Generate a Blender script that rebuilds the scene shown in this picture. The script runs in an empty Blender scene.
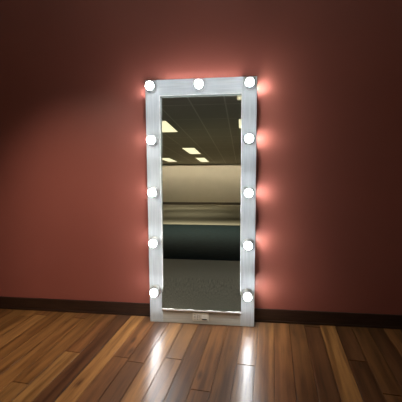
import bpy, bmesh, math, random
from mathutils import Vector, Matrix
random.seed(7)
S = bpy.context.scene
COL = S.collection
PI = math.pi

# ------------------------------------------------------------------ helpers
def link(name, bm, mat=None, parent=None, smooth=False):
    bm.normal_update()
    me = bpy.data.meshes.new(name)
    bm.to_mesh(me); bm.free()
    o = bpy.data.objects.new(name, me)
    COL.objects.link(o)
    if mat: me.materials.append(mat)
    if smooth:
        for p in me.polygons: p.use_smooth = True
    if parent: o.parent = parent
    return o

def box(bm, a, b, bev=0.0, seg=2):
    x0, y0, z0 = a; x1, y1, z1 = b
    t = bmesh.new()
    bmesh.ops.create_cube(t, size=1.0)
    for v in t.verts:
        v.co = Vector(((x0+x1)/2 + v.co.x*(x1-x0), (y0+y1)/2 + v.co.y*(y1-y0), (z0+z1)/2 + v.co.z*(z1-z0)))
    if bev > 0:
        bmesh.ops.bevel(t, geom=t.edges[:], offset=bev, segments=seg, affect='EDGES', profile=0.6)
    tmp = bpy.data.meshes.new('tmp'); t.to_mesh(tmp); t.free()
    bm.from_mesh(tmp); bpy.data.meshes.remove(tmp)
    return bm

def lathe(bm, prof, c, n=32, axis='-y'):
    """prof: (radius, height) pairs turned about an axis through c; height runs towards the viewer (-y) or down."""
    rings = []
    for r, h in prof:
        ring = []
        for k in range(n):
            a = 2*PI*k/n
            if axis == '-y': p = Vector((c[0]+r*math.cos(a), c[1]-h, c[2]+r*math.sin(a)))
            else: p = Vector((c[0]+r*math.cos(a), c[1]+r*math.sin(a), c[2]-h))
            ring.append(bm.verts.new(p))
        rings.append(ring)
    for i in range(len(rings)-1):
        for k in range(n):
            bm.faces.new((rings[i][k], rings[i][(k+1) % n], rings[i+1][(k+1) % n], rings[i+1][k]))
    bm.faces.new(rings[0]); bm.faces.new(rings[-1])
    bmesh.ops.recalc_face_normals(bm, faces=bm.faces[:])
    return bm

def tag(o, label=None, cat=None, group=None, kind=None):
    if label: o['label'] = label
    if cat: o['category'] = cat
    if group: o['group'] = group
    if kind: o['kind'] = kind
    return o

def empty(name, loc, rot=(0, 0, 0)):
    o = bpy.data.objects.new(name, None); COL.objects.link(o)
    o.location = loc; o.rotation_euler = rot; o.empty_display_size = 0.1
    return o

# ------------------------------------------------------------------ materials
class MT:
    def __init__(s, name):
        s.m = bpy.data.materials.new(name); s.m.use_nodes = True
        s.n = s.m.node_tree.nodes; s.l = s.m.node_tree.links
        s.b = s.n['Principled BSDF']
    def node(s, t, **kw):
        n = s.n.new(t)
        for k, v in kw.items(): setattr(n, k, v)
        return n
    def set(s, **kw):
        for k, v in kw.items(): s.b.inputs[k.replace('_', ' ')].default_value = v
        return s
    def noise(s, scale, detail=4, rough=0.55, stretch=None, coord='Object'):
        tc = s.node('ShaderNodeTexCoord'); out = tc.outputs[coord]
        if stretch:
            mp = s.node('ShaderNodeMapping'); mp.inputs['Scale'].default_value = stretch
            s.l.new(out, mp.inputs['Vector']); out = mp.outputs['Vector']
        n = s.node('ShaderNodeTexNoise'); n.inputs['Scale'].default_value = scale
        n.inputs['Detail'].default_value = detail; n.inputs['Roughness'].default_value = rough
        s.l.new(out, n.inputs['Vector']); return n.outputs['Fac']
    def ramp(s, fac, stops):
        r = s.node('ShaderNodeValToRGB'); e = r.color_ramp.elements
        while len(e) < len(stops): e.new(0.5)
        for k, (p, c) in enumerate(stops): e[k].position = p; e[k].color = (*c, 1)
        s.l.new(fac, r.inputs['Fac']); return r.outputs['Color']
    def bump(s, fac, strength, dist=0.002):
        b = s.node('ShaderNodeBump'); b.inputs['Strength'].default_value = strength
        b.inputs['Distance'].default_value = dist
        s.l.new(fac, b.inputs['Height']); s.l.new(b.outputs['Normal'], s.b.inputs['Normal'])
    def rng(s, fac, a, b):
        m = s.node('ShaderNodeMapRange'); m.inputs['To Min'].default_value = a; m.inputs['To Max'].default_value = b
        s.l.new(fac, m.inputs['Value']); return m.outputs['Result']

def simple(name, col, rough=0.5, metal=0.0, var=0.12, scale=30, bump=0.0):
    t = MT(name); t.set(Roughness=rough, Metallic=metal)
    f = t.noise(scale)
    lo = tuple(c*(1-var) for c in col); hi = tuple(min(1, c*(1+var)) for c in col)
    t.l.new(t.ramp(f, [(0.3, lo), (0.7, hi)]), t.b.inputs['Base Color'])
    if bump: t.bump(f, bump)
    return t.m

def glow(name, col, strength):
    t = MT(name); t.set(Base_Color=(0.9, 0.9, 0.88, 1), Emission_Color=(*col, 1), Emission_Strength=strength, Roughness=0.3)
    return t.m

# satin red-brown wall paint, faint roller texture
t = MT('red_wall_paint'); t.set(Roughness=0.36); t.b.inputs['Specular IOR Level'].default_value = 0.5
t.l.new(t.ramp(t.noise(1.4, 3), [(0.3, (0.310, 0.087, 0.065)), (0.7, (0.335, 0.096, 0.072))]), t.b.inputs['Base Color'])
t.bump(t.noise(260, 3), 0.10, 0.0006)
M_RED = t.m
M_BEIGE = simple('beige_wall_paint', (0.58, 0.52, 0.40), 0.7, var=0.03, scale=2)
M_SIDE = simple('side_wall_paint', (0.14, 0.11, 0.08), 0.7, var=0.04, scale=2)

# dark stained baseboard, fine horizontal grain
t = MT('dark_stained_wood'); t.set(Roughness=0.38)
t.l.new(t.ramp(t.noise(14, 5, 0.6, (0.5, 6, 6)), [(0.3, (0.020, 0.008, 0.005)), (0.75, (0.048, 0.020, 0.011))]), t.b.inputs['Base Color'])
M_BASE = t.m

# wood planks: tint per plank from a face attribute, grain from per-plank uv
t = MT('plank_wood'); t.b.inputs['Specular IOR Level'].default_value = 0.95
at = t.node('ShaderNodeAttribute', attribute_name='tint')
g1 = t.noise(3.2, 6, 0.62, (14, 1.1, 1), 'UV')
g2 = t.noise(1.5, 4, 0.55, (15, 0.7, 1), 'UV')
mul = t.node('ShaderNodeMix', data_type='RGBA', blend_type='MULTIPLY'); mul.inputs['Factor'].default_value = 1
t.l.new(at.outputs['Color'], mul.inputs['A'])
t.l.new(t.ramp(g1, [(0.28, (0.42, 0.36, 0.32)), (0.48, (0.92, 0.90, 0.88)), (0.75, (1.18, 1.18, 1.12))]), mul.inputs['B'])
mul2 = t.node('ShaderNodeMix', data_type='RGBA', blend_type='MULTIPLY'); mul2.inputs['Factor'].default_value = 1
t.l.new(mul.outputs['Result'], mul2.inputs['A'])
t.l.new(t.ramp(g2, [(0.36, (0.56, 0.50, 0.45)), (0.58, (1.10, 1.08, 1.05))]), mul2.inputs['B'])
# knots
tcu = t.node('ShaderNodeTexCoord'); mpu = t.node('ShaderNodeMapping'); mpu.inputs['Scale'].default_value = (6.5, 2.2, 1)
t.l.new(tcu.outputs['UV'], mpu.inputs['Vector'])
vo = t.node('ShaderNodeTexVoronoi'); vo.inputs['Scale'].default_value = 0.8; t.l.new(mpu.outputs['Vector'], vo.inputs['Vector'])
mul3 = t.node('ShaderNodeMix', data_type='RGBA', blend_type='MULTIPLY'); mul3.inputs['Factor'].default_value = 1
t.l.new(mul2.outputs['Result'], mul3.inputs['A'])
t.l.new(t.ramp(vo.outputs['Distance'], [(0.03, (0.25, 0.17, 0.12)), (0.10, (1, 1, 1))]), mul3.inputs['B'])
t.l.new(mul3.outputs['Result'], t.b.inputs['Base Color'])
t.l.new(t.rng(g1, 0.40, 0.29), t.b.inputs['Roughness'])
t.bump(g1, 0.10, 0.0008)
t.b.inputs['Coat Weight'].default_value = 0.0
t.b.inputs['Anisotropic'].default_value = 0.85; t.b.inputs['Anisotropic Rotation'].default_value = 0.25
tg = t.node('ShaderNodeTangent', direction_type='UV_MAP'); tg.uv_map = 'UVMap'; t.l.new(tg.outputs['Tangent'], t.b.inputs['Tangent'])
M_WOOD = t.m

t = MT('carpet_loop'); t.set(Roughness=0.95); t.b.inputs['Specular IOR Level'].default_value = 0.1
t.l.new(t.ramp(t.noise(110, 8, 0.85), [(0.36, (0.19, 0.176, 0.135)), (0.62, (0.46, 0.43, 0.34))]), t.b.inputs['Base Color'])
t.bump(t.noise(160, 4, 0.8), 0.6, 0.006)
M_CARPET = t.m
M_SLAB = simple('matte_black', (0.009, 0.015, 0.017), 0.9, var=0.25, scale=9)
M_SLAB.node_tree.nodes['Principled BSDF'].inputs['Specular IOR Level'].default_value = 0.05

# ceiling tiles: pale joints every 0.6 m
t = MT('ceiling_tile'); t.set(Roughness=0.9)
tc = t.node('ShaderNodeTexCoord')
br = t.node('ShaderNodeTexBrick', offset=0.0, squash=1.0)
br.inputs['Color1'].default_value = (0.70, 0.65, 0.55, 1); br.inputs['Color2'].default_value = (0.66, 0.61, 0.51, 1)
br.inputs['Mortar'].default_value = (0.95, 0.9, 0.8, 1)
br.inputs['Scale'].default_value = 1.0; br.inputs['Mortar Size'].default_value = 0.014; br.inputs['Mortar Smooth'].default_value = 0.0
br.inputs['Brick Width'].default_value = 0.6; br.inputs['Row Height'].default_value = 1.2
t.l.new(tc.outputs['Object'], br.inputs['Vector']); t.l.new(br.outputs['Color'], t.b.inputs['Base Color'])
M_CEIL = t.m

# mirror frame: white paint with brushed streaks that follow the rails
def frame_mat(name, stretch, tint=(1, 1, 1)):
    t = MT(name); t.set(Roughness=0.34)
    f = t.noise(26, 5, 0.6, stretch)
    t.l.new(t.ramp(f, [(p, tuple(a*b for a, b in zip(c, tint))) for p, c in ((0.28, (0.41, 0.437, 0.448)), (0.55, (0.52, 0.543, 0.553)), (0.8, (0.59, 0.607, 0.615)))]), t.b.inputs['Base Color'])
    t.bump(f, 0.15, 0.001)
    return t.m
M_STILE = frame_mat('white_brushed_paint', (3.2, 3.2, 0.16))
M_RAIL = frame_mat('white_brushed_paint_across', (0.16, 3.2, 3.2))
M_FOOT = frame_mat('warm_brushed_paint', (0.16, 3.2, 3.2), (0.98, 0.91, 0.80))  # bottom rail: same brushed paint, tinted warmer and slightly darker
M_BEAD = simple('white_bead', (0.90, 0.90, 0.87), 0.35, var=0.08, scale=60)
M_BACK = simple('backing_board', (0.10, 0.08, 0.06), 0.8)
M_SILVER = simple('silver_metal', (0.80, 0.82, 0.83), 0.50, 0.8, var=0.08, scale=80)
M_PLASTIC = simple('white_plastic', (0.74, 0.715, 0.64), 0.4, var=0.04, scale=90)
M_PLASTIC2 = simple('pale_plastic', (0.86, 0.84, 0.78), 0.35, var=0.04, scale=90)
M_DARKSLOT = simple('dark_slot', (0.03, 0.028, 0.025), 0.5)
t = MT('mirror_glass'); t.set(Base_Color=(0.80, 0.83, 0.80, 1), Metallic=1.0, Roughness=0.004)
M_GLASS = t.m
BULB = 130.0
CUT = -0.10                                  # latitude on the globe where the opaque collar ends and the lit dome begins
M_BULB = glow('lit_bulb', (0.91, 0.965, 1.0), BULB)
M_EDGE = glow('edge_fill_glow', (0.84, 0.98, 0.95), 1400.0)
M_EDGE_DIM = glow('edge_fill_glow_dim', (0.86, 0.96, 0.97), 420.0)
M_EDGE_TOP = glow('edge_fill_glow_top', (0.9, 0.97, 1.0), 42.0)
M_DIFF = glow('lit_diffuser', (1.0, 0.90, 0.58), 1.30)
M_COLLAR = simple('bulb_collar_white', (0.8, 0.8, 0.8), 0.4, var=0.02)
M_STRIP = glow('fill_strip_glow', (1.0, 0.89, 0.75), 34.0)
M_TBAR = simple('fixture_metal', (0.55, 0.52, 0.44), 0.5, var=0.05)

# ------------------------------------------------------------------ room shell
XL, XR, YF, HC = -7.0, 4.0, -18.5, 2.5
YC = -1.01                                   # where boards end and carpet begins
def struct(name, bm, m): return tag(link(name, bm, m), kind='structure')

struct('wall_front', box(bmesh.new(), (XL-0.1, 0, -0.1), (XR+0.1, 0.12, HC+0.1)), M_RED)
struct('wall_back', box(bmesh.new(), (XL-0.1, YF-0.12, -0.1), (XR+0.1, YF, HC+0.1)), M_BEIGE)
struct('wall_left', box(bmesh.new(), (XL-0.12, YF, -0.1), (XL, 0, HC+0.1)), M_SIDE)
struct('wall_right', box(bmesh.new(), (XR, YF, -0.1), (XR+0.12, 0, HC+0.1)), M_SIDE)
struct('ceiling', box(bmesh.new(), (XL, YF, HC), (XR, 0, HC+0.1)), M_CEIL)
struct('floor_carpet', box(bmesh.new(), (XL, YF, -0.1), (XR, YC, 0.0)), M_CARPET)
# baseboards: a flat board with an eased top edge
bm = box(bmesh.new(), (XL, -0.014, 0.0), (XR, -0.0005, 0.100), 0.004)
box(bm, (XL, -0.020, 0.0), (XR, -0.013, 0.016), 0.005)
struct('baseboard_front', bm, M_BASE)
bm = box(bmesh.new(), (XL, YF+0.0005, 0.0), (XR, YF+0.02, 0.16), 0.004)
struct('baseboard_back', bm, simple('brown_paint', (0.10, 0.08, 0.055), 0.6))
# threshold strip between boards and carpet
bm = box(bmesh.new(), (XL, YC-0.022, -0.01), (XR, YC+0.012, 0.005), 0.004)
struct('trim_1', bm, M_BASE)

# plank floor: every board bevelled, boards run about 5 degrees off the wall's normal
ang = math.radians(5.3)
W = 0.1085
dv = Vector((math.sin(ang), math.cos(ang), 0)); sv = Vector((math.cos(ang), -math.sin(ang), 0))
O = Vector((0.425, 0.0, 0.0))                # a seam passes through this point at the wall
PAL = [(0.84*p_[0], 0.86*p_[1], 0.76*p_[2]) for p_ in [(0.37, 0.172, 0.060), (0.29, 0.128, 0.044), (0.41, 0.200, 0.073), (0.18, 0.074, 0.028), (0.33, 0.148, 0.052), (0.12, 0.048, 0.020), (0.40, 0.19, 0.07), (0.24, 0.098, 0.037)]]
NEAR = {-1: 1, 0: 1, 1: 7, 2: 3, 3: 5, 4: 4, 5: 5, 6: 3, 7: 5, 8: 7, 9: 5, 10: 3, 11: 5, 12: 3, -2: 3, -3: 7, -4: 3, -5: 1, -6: 6, -7: 3, -8: 7, -9: 0}  # board tones by index; right boards darkened further for the light's falloff there
bm = bmesh.new()
uvl = bm.loops.layers.uv.new('UVMap'); tl = bm.loops.layers.float_color.new('tint')
for i in range(-72, 36):
    y = -2.2 + random.uniform(-1.4, 0.0)
    while y < 0.9:
        L = random.choice((1.2, 1.5, 1.8, 2.1))
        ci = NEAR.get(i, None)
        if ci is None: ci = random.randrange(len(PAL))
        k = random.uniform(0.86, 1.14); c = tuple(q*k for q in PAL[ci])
        uo = (random.uniform(0, 60), random.uniform(0, 60))
        tb = bmesh.new(); bmesh.ops.create_cube(tb, size=1.0)
        for v in tb.verts:
            v.co = Vector(((v.co.x+0.5)*(W-0.0018), (v.co.y+0.5)*(L-0.0012), (v.co.z-0.5)*0.018))
        bmesh.ops.bevel(tb, geom=[e for e in tb.edges if all(v.co.z > -0.001 for v in e.verts)], offset=0.0030, segments=2, affect='EDGES')
        rx, ry = random.gauss(0, 0.0018), random.gauss(0, 0.0016)
        vm = {}
        for v in tb.verts:
            p = v.co
            q = O + sv*(i*W + p.x) + dv*(y + p.y); q.z = p.z + rx*(p.y-L/2)*0.25 + ry*(p.x-W/2) - 0.0004
            vm[v] = (bm.verts.new(q), (p.x + uo[0], p.y + uo[1]))
        for f in tb.faces:
            nf = bm.faces.new([vm[v][0] for v in f.verts])
            for lp, v in zip(nf.loops, f.verts):
                lp[uvl].uv = vm[v][1]; lp[tl] = (*c, 1)
        tb.free()
        y += L
for co, no in (((0, -0.001, 0), (0, 1, 0)), ((0, YC, 0), (0, -1, 0)), ((XL, 0, 0), (-1, 0, 0)), ((XR, 0, 0), (1, 0, 0))):
    bmesh.ops.bisect_plane(bm, geom=bm.verts[:]+bm.edges[:]+bm.faces[:], plane_co=co, plane_no=no, clear_outer=True)
floor = struct('floor', bm, M_WOOD)
struct('floor_subfloor', box(bmesh.new(), (XL, YC, -0.1), (XR, 0, -0.019)), M_BASE)

# ------------------------------------------------------------------ the mirror
TILT, MW, MH, TH = 0.027, 0.7693, 1.75, 0.038
SW, TW, BW = 0.0995, 0.106, 0.110            # stile, top rail, bottom rail
mir = empty('standing_mirror', (0.0, -0.0970, 0.0014), (-TILT, 0, 0))
tag(mir, 'tall white framed vanity mirror with lit bulbs standing against the red wall', 'mirror')
h = MW/2
link('frame_stile', box(bmesh.new(), (-h, 0, 0), (-h+SW, TH, MH), 0.0035), M_STILE, mir)
link('frame_stile', box(bmesh.new(), (h-SW, 0, 0), (h, TH, MH), 0.0035), M_STILE, mir)
link('frame_rail', box(bmesh.new(), (-h+SW-0.001, 0.0004, MH-TW), (h-SW+0.001, TH, MH), 0.003), M_RAIL, mir)
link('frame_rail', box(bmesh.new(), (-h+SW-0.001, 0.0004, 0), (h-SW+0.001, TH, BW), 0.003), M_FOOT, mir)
bm = bmesh.new(); box(bm, (-h+0.02, TH-0.001, 0.02), (h-0.02, TH+0.0005, MH-0.02))
link('backing_board', bm, M_BACK, mir)
for x in (-h+0.06, h-0.06):                  # bumpers that hold the head of the frame off the wall
    link('rubber_bumper', box(bmesh.new(), (x-0.012, TH-0.001, MH-0.05), (x+0.012, TH+0.0100, MH-0.026), 0.002), M_DARKSLOT, mir)

# mirror pane: leans back a little more than its frame and flares out at the foot, as a thin pane does
EX, ZB, D0 = 0.0190, 0.36, 0.135
gx0, gx1, gz0, gz1 = -h+SW-0.004, h-SW+0.004, BW-0.004, MH-TW+0.004
def pane_y(z):
    y = 0.0050 + EX*(z-ZB)
    if z < ZB: y -= D0*(ZB-z)**2/(2*(ZB-gz0))
    return y
bm = bmesh.new(); nz = 90; rows = []
for k in range(nz+1):
    z = gz0 + (gz1-gz0)*(k/nz)
    rows.append([bm.verts.new((x, pane_y(z), z)) for x in (gx0, 0, gx1)] + [bm.verts.new((x, pane_y(z)+0.003, z)) for x in (gx1, 0, gx0)])
for a, b in zip(rows, rows[1:]):
    for i in range(6):
        j = (i+1) % 6
        bm.faces.new((a[i], a[j], b[j], b[i]))
bm.faces.new(rows[0]); bm.faces.new(rows[-1])
bmesh.ops.recalc_face_normals(bm, faces=bm.faces[:])
for f in bm.faces: f.smooth = abs(f.normal.y) > 0.5
for e in bm.edges:
    if len(e.link_faces) == 2 and abs(e.link_faces[0].normal.dot(e.link_faces[1].normal)) < 0.7: e.smooth = False
pane = link('mirror_pane', bm, M_GLASS, mir)
# thin inner bead; the one at the foot is thicker and slightly wavy
bm = bmesh.new(); n = 40
prev = None
for k in range(n+1):
    x = -h+SW-0.004 + (MW-2*SW+0.008)*k/n
    w = 0.0022*math.sin(k*0.55) + 0.0016*math.sin(k*1.31+1)
    zt = BW + 0.004 + w; zb = BW - 0.010 + w*0.4; yf = -0.019 - 0.4*w
    ring = [bm.verts.new(p) for p in ((x, 0.002, zb-0.002), (x, yf+0.004, zb), (x, yf, zb+0.004), (x, yf+0.001, zt-0.001), (x, yf+0.004, zt), (x, 0.002, zt))]
    if prev:
        for i in range(6): bm.faces.new((prev[i], prev[(i+1) % 6], ring[(i+1) % 6], ring[i]))
    else: bm.faces.new(ring)
    prev = ring
bm.faces.new(prev); bmesh.ops.recalc_face_normals(bm, faces=bm.faces[:])
bead = link('pane_bead', bm, M_BEAD, mir, smooth=True)
bead['label'] = 'bright wavy bead along the foot of the mirror pane'
bm = bmesh.new()
for s in (-1, 1):
    xa, xb = sorted((s*(h-SW-0.0035), s*(h-SW+0.001)))
    box(bm, (xa, -0.0015, BW), (xb, 0.010, MH-TW), 0.001)
box(bm, (-h+SW, -0.0015, MH-TW-0.0035), (h-SW, 0.010, MH-TW+0.001), 0.001)
link('inner_bead', bm, M_BEAD, mir)

# eleven bulbs on round silver plates
def bulb_parts(x, z):
    bm = bmesh.new()
    lathe(bm, [(0.0375, -0.001), (0.0385, 0.003), (0.0365, 0.006), (0.029, 0.0065), (0.026, 0.010), (0.0235, 0.0225), (0.0245, 0.030), (0.0225, 0.035), (0.0165, 0.035)], (x, 0, z), 36)
    s = link('bulb_socket', bm, M_SILVER, mir, smooth=True)
    c, r = 0.0640, 0.0270
    def arc(a0, a1, n):
        return [(max(r*math.cos(q), 0.0004), c + r*math.sin(q)) for q in (a0+(a1-a0)*k/n for k in range(n+1))]
    cut = CUT
    bm = bmesh.new()
    lathe(bm, [(0.0150, 0.034), (0.0160, 0.0375)] + arc(-0.90, cut, 10), (x, 0, z), 32)
    link('bulb_collar', bm, M_COLLAR, s, smooth=True)
    bm = bmesh.new()
    lathe(bm, arc(cut, PI/2, 14), (x, 0, z), 32)
    link('light_bulb', bm, M_BULB, s, smooth=True)
    return s
ZT, ZL = MH-0.053, 0.248
XB = h-0.050
zs = [ZL + (ZT-ZL)*k/4 for k in range(5)]
for x, z in [(-XB, q) for q in zs] + [(0.0, ZT)] + [(XB, q) for q in zs]:
    bulb_parts(x, z)

# added fill lamps in the frame's edges, invented to light the wall beside it
def added_edge_lamp(x, z, dx, dz, m, a=0.009):
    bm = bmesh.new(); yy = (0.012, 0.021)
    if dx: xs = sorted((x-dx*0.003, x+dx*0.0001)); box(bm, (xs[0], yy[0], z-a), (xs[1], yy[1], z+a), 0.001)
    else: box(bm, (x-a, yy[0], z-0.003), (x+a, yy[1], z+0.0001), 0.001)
    return link('added_edge_lamp', bm, m, mir)
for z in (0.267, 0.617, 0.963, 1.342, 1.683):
    added_edge_lamp(h, z, 1, 0, M_EDGE)
    added_edge_lamp(-h, z, -1, 0, M_EDGE_DIM)
added_edge_lamp(0.0, MH, 0, 1, M_EDGE_TOP, 0.27)

# outlet and switch plate low on the bottom rail
px, pz = -0.004, 0.056
bm = bmesh.new(); box(bm, (px-0.060, -0.004, pz-0.031), (px+0.060, 0.002, pz+0.031), 0.0025)
plate = link('control_plate', bm, M_PLASTIC, mir); plate['label'] = 'pale plastic outlet and switch plate'
bm = bmesh.new(); box(bm, (px-0.052, -0.0065, pz-0.023), (px-0.004, -0.003, pz+0.023), 0.0015)
ol = link('outlet', bm, M_PLASTIC2, plate)
bm = bmesh.new()
for i in range(4):
    for j in range(4):
        cx = px-0.046 + i*0.0118; cz = pz-0.0165 + j*0.011
        box(bm, (cx-0.0024, -0.0072, cz-0.0032), (cx+0.0024, -0.006, cz+0.0032))
link('outlet_slots', bm, simple('slot_grey', (0.10, 0.095, 0.08), 0.6), plate)
bm = bmesh.new()
box(bm, (px+0.008, -0.010, pz-0.014), (px+0.050, -0.003, pz+0.020), 0.003)
sw = link('rocker_switch', bm, M_PLASTIC2, plate)
bm = bmesh.new(); box(bm, (px+0.012, -0.0112, pz-0.019), (px+0.046, -0.0035, pz-0.0105), 0.001)
link('switch_slot', bm, M_DARKSLOT, plate)

# ------------------------------------------------------------------ the room behind, seen in the mirror
def troffer(x0, x1, y0, y1, label, power):
    cx, cy = (x0+x1)/2, (y0+y1)/2
    r = empty('ceiling_light', (cx, cy, HC)); tag(r, label, 'ceiling light', 'panel lights in the ceiling behind the viewer')
    a, b = (x1-x0)/2, (y1-y0)/2
    bm = bmesh.new()
    for p, q in (((-a-0.03, -b-0.03), (a+0.03, -b)), ((-a-0.03, b), (a+0.03, b+0.03)), ((-a-0.03, -b), (-a, b)), ((a, -b), (a+0.03, b))):
        box(bm, (p[0], p[1], -0.012), (q[0], q[1], 0.0), 0.003)
    link('light_frame', bm, M_TBAR, r)
    bm = bmesh.new(); box(bm, (-a, -b, -0.008), (a, b, 0.0), 0.002)
    link('diffuser', bm, M_DIFF, r)
    ld = bpy.data.lights.new('tube_lamp', 'SPOT'); ld.energy = power; ld.color = (1.0, 0.88, 0.66)
    ld.shadow_soft_size = 0.0; ld.spot_size = math.radians(110); ld.spot_blend = 1.0
    lo = bpy.data.objects.new('tube_lamp', ld); COL.objects.link(lo); lo.parent = r; lo.location = (0, 0, -0.02)
    return r
troffer(-1.87, -1.37, -6.25, -4.85, 'lit ceiling panel reflected large at the left edge of the mirror', 650.0)
troffer(-1.87, -1.42, -11.6, -9.55, 'lit ceiling panel reflected alone in the middle of the mirror', 110.0)
troffer(-1.90, -1.47, -15.7, -13.35, 'lit ceiling panel reflected lowest, just above the beige wall, towards the middle', 80.0)
troffer(-3.68, -3.18, -15.4, -13.3, 'lit ceiling panel reflected small and low at the left edge of the mirror', 80.0)
troffer(0.225, 0.70, -5.9, -4.85, 'lit ceiling panel reflected as a sliver at the right edge of the mirror', 650.0)
# small square ceiling lamp with a round lens
r = empty('square_ceiling_lamp', (0.275, -3.17, HC)); tag(r, 'small square ceiling lamp with round lens reflected at top right of the mirror', 'ceiling lamp')
bm = bmesh.new(); box(bm, (-0.062, -0.14, -0.02), (0.062, 0.14, 0), 0.006); link('lamp_housing', bm, glow('lit_housing', (1.0, 0.88, 0.55), 0.62), r)
bm = bmesh.new(); lathe(bm, [(0.045, 0.018), (0.045, 0.026), (0.030, 0.031), (0.001, 0.032)], (0, 0, 0), 28, 'down'); link('lens', bm, glow('lit_lens', (1.0, 0.9, 0.6), 0.95), r)

# long fill strip added to brighten the back wall, shielded on the room side
r = empty('back_wall_fill', (-1.5, YF+1.3, HC)); tag(r, 'added shielded fill strip on the ceiling brightening the beige back wall', 'fill light')
bm = bmesh.new(); box(bm, (-5.4, 0.0, -0.10), (5.4, 0.02, 0.0), 0.003); box(bm, (-5.4, -0.07, -0.012), (5.4, 0.0, 0.0), 0.003)
link('shield', bm, M_TBAR, r)
bm = bmesh.new(); box(bm, (-5.3, -0.014, -0.085), (5.3, -0.001, -0.02), 0.002); link('fill_strip', bm, M_STRIP, r)

# added fill spot, out of view, brightening wall and boards left of the mirror
r = empty('added_ceiling_spot', (-1.25, -1.75, HC)); tag(r, 'added unseen fill spotlight brightening the wall and boards left of the mirror', 'spotlight')
bm = bmesh.new(); lathe(bm, [(0.05, 0.0), (0.05, 0.012), (0.012, 0.016), (0.012, 0.05), (0.006, 0.05)], (0, 0, 0), 24, 'down'); link('mount', bm, M_DARKSLOT, r)
aim = Vector((-0.70, -0.06, 0.20)) - Vector((-1.25, -1.75, HC-0.09))
q = aim.to_track_quat('-Z', 'Y')
bm = bmesh.new(); lathe(bm, [(0.030, -0.05), (0.040, -0.04), (0.043, 0.06), (0.039, 0.06), (0.037, 0.02), (0.001, 0.02)], (0, 0, 0), 28, 'down')
sh = link('fill_spot_head', bm, M_DARKSLOT, r, smooth=True); sh.location = (0, 0, -0.09); sh.rotation_euler = q.to_euler()
ld = bpy.data.lights.new('fill_spot_lamp', 'SPOT'); ld.energy = 130.0; ld.color = (1.0, 0.88, 0.74); ld.shadow_soft_size = 0.03
ld.spot_size = math.radians(64); ld.spot_blend = 1.0
lo = bpy.data.objects.new('fill_spot_lamp', ld); COL.objects.link(lo); lo.parent = sh; lo.location = (0, 0, -0.065)

# thin black slab laid over the carpet in the middle of the room
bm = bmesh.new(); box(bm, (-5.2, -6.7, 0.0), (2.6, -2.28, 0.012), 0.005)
tag(link('dark_floor_slab', bm, M_SLAB), 'wide thin black slab lying on the carpet, a dark band in the mirror', 'mat')

# ------------------------------------------------------------------ world, camera, view
w = bpy.data.worlds.new('room_dark'); S.world = w; w.use_nodes = True
w.node_tree.nodes['Background'].inputs['Color'].default_value = (0.001, 0.001, 0.001, 1)

F, YAW, PIT, ROL = 327.07, 0.12259, 0.12738, -0.00844
C = Vector((0.28365, -2.34793, 1.20425))
fw = Vector((-math.sin(YAW)*math.cos(PIT), math.cos(YAW)*math.cos(PIT), -math.sin(PIT)))
rt = fw.cross(Vector((0, 0, 1))).normalized(); up = rt.cross(fw)
c, s = math.cos(ROL), math.sin(ROL)
r2 = c*rt + s*up; u2 = -s*rt + c*up
cd = bpy.data.cameras.new('camera'); co = bpy.data.objects.new('camera', cd); COL.objects.link(co)
co.matrix_world = Matrix(((r2.x, u2.x, -fw.x, C.x), (r2.y, u2.y, -fw.y, C.y), (r2.z, u2.z, -fw.z, C.z), (0, 0, 0, 1)))
cd.sensor_width = 36; cd.lens = 36*F/402; cd.clip_start = 0.05; cd.clip_end = 100
S.camera = co
S.view_settings.view_transform = 'Standard'; S.view_settings.look = 'None'
S.view_settings.exposure = 0.0; S.view_settings.gamma = 1.0
S.view_settings.use_curve_mapping = False
S.cycles.max_bounces = 10; S.cycles.use_denoising = True
S.cycles.sample_clamp_indirect = 6.0; S.cycles.caustics_reflective = True
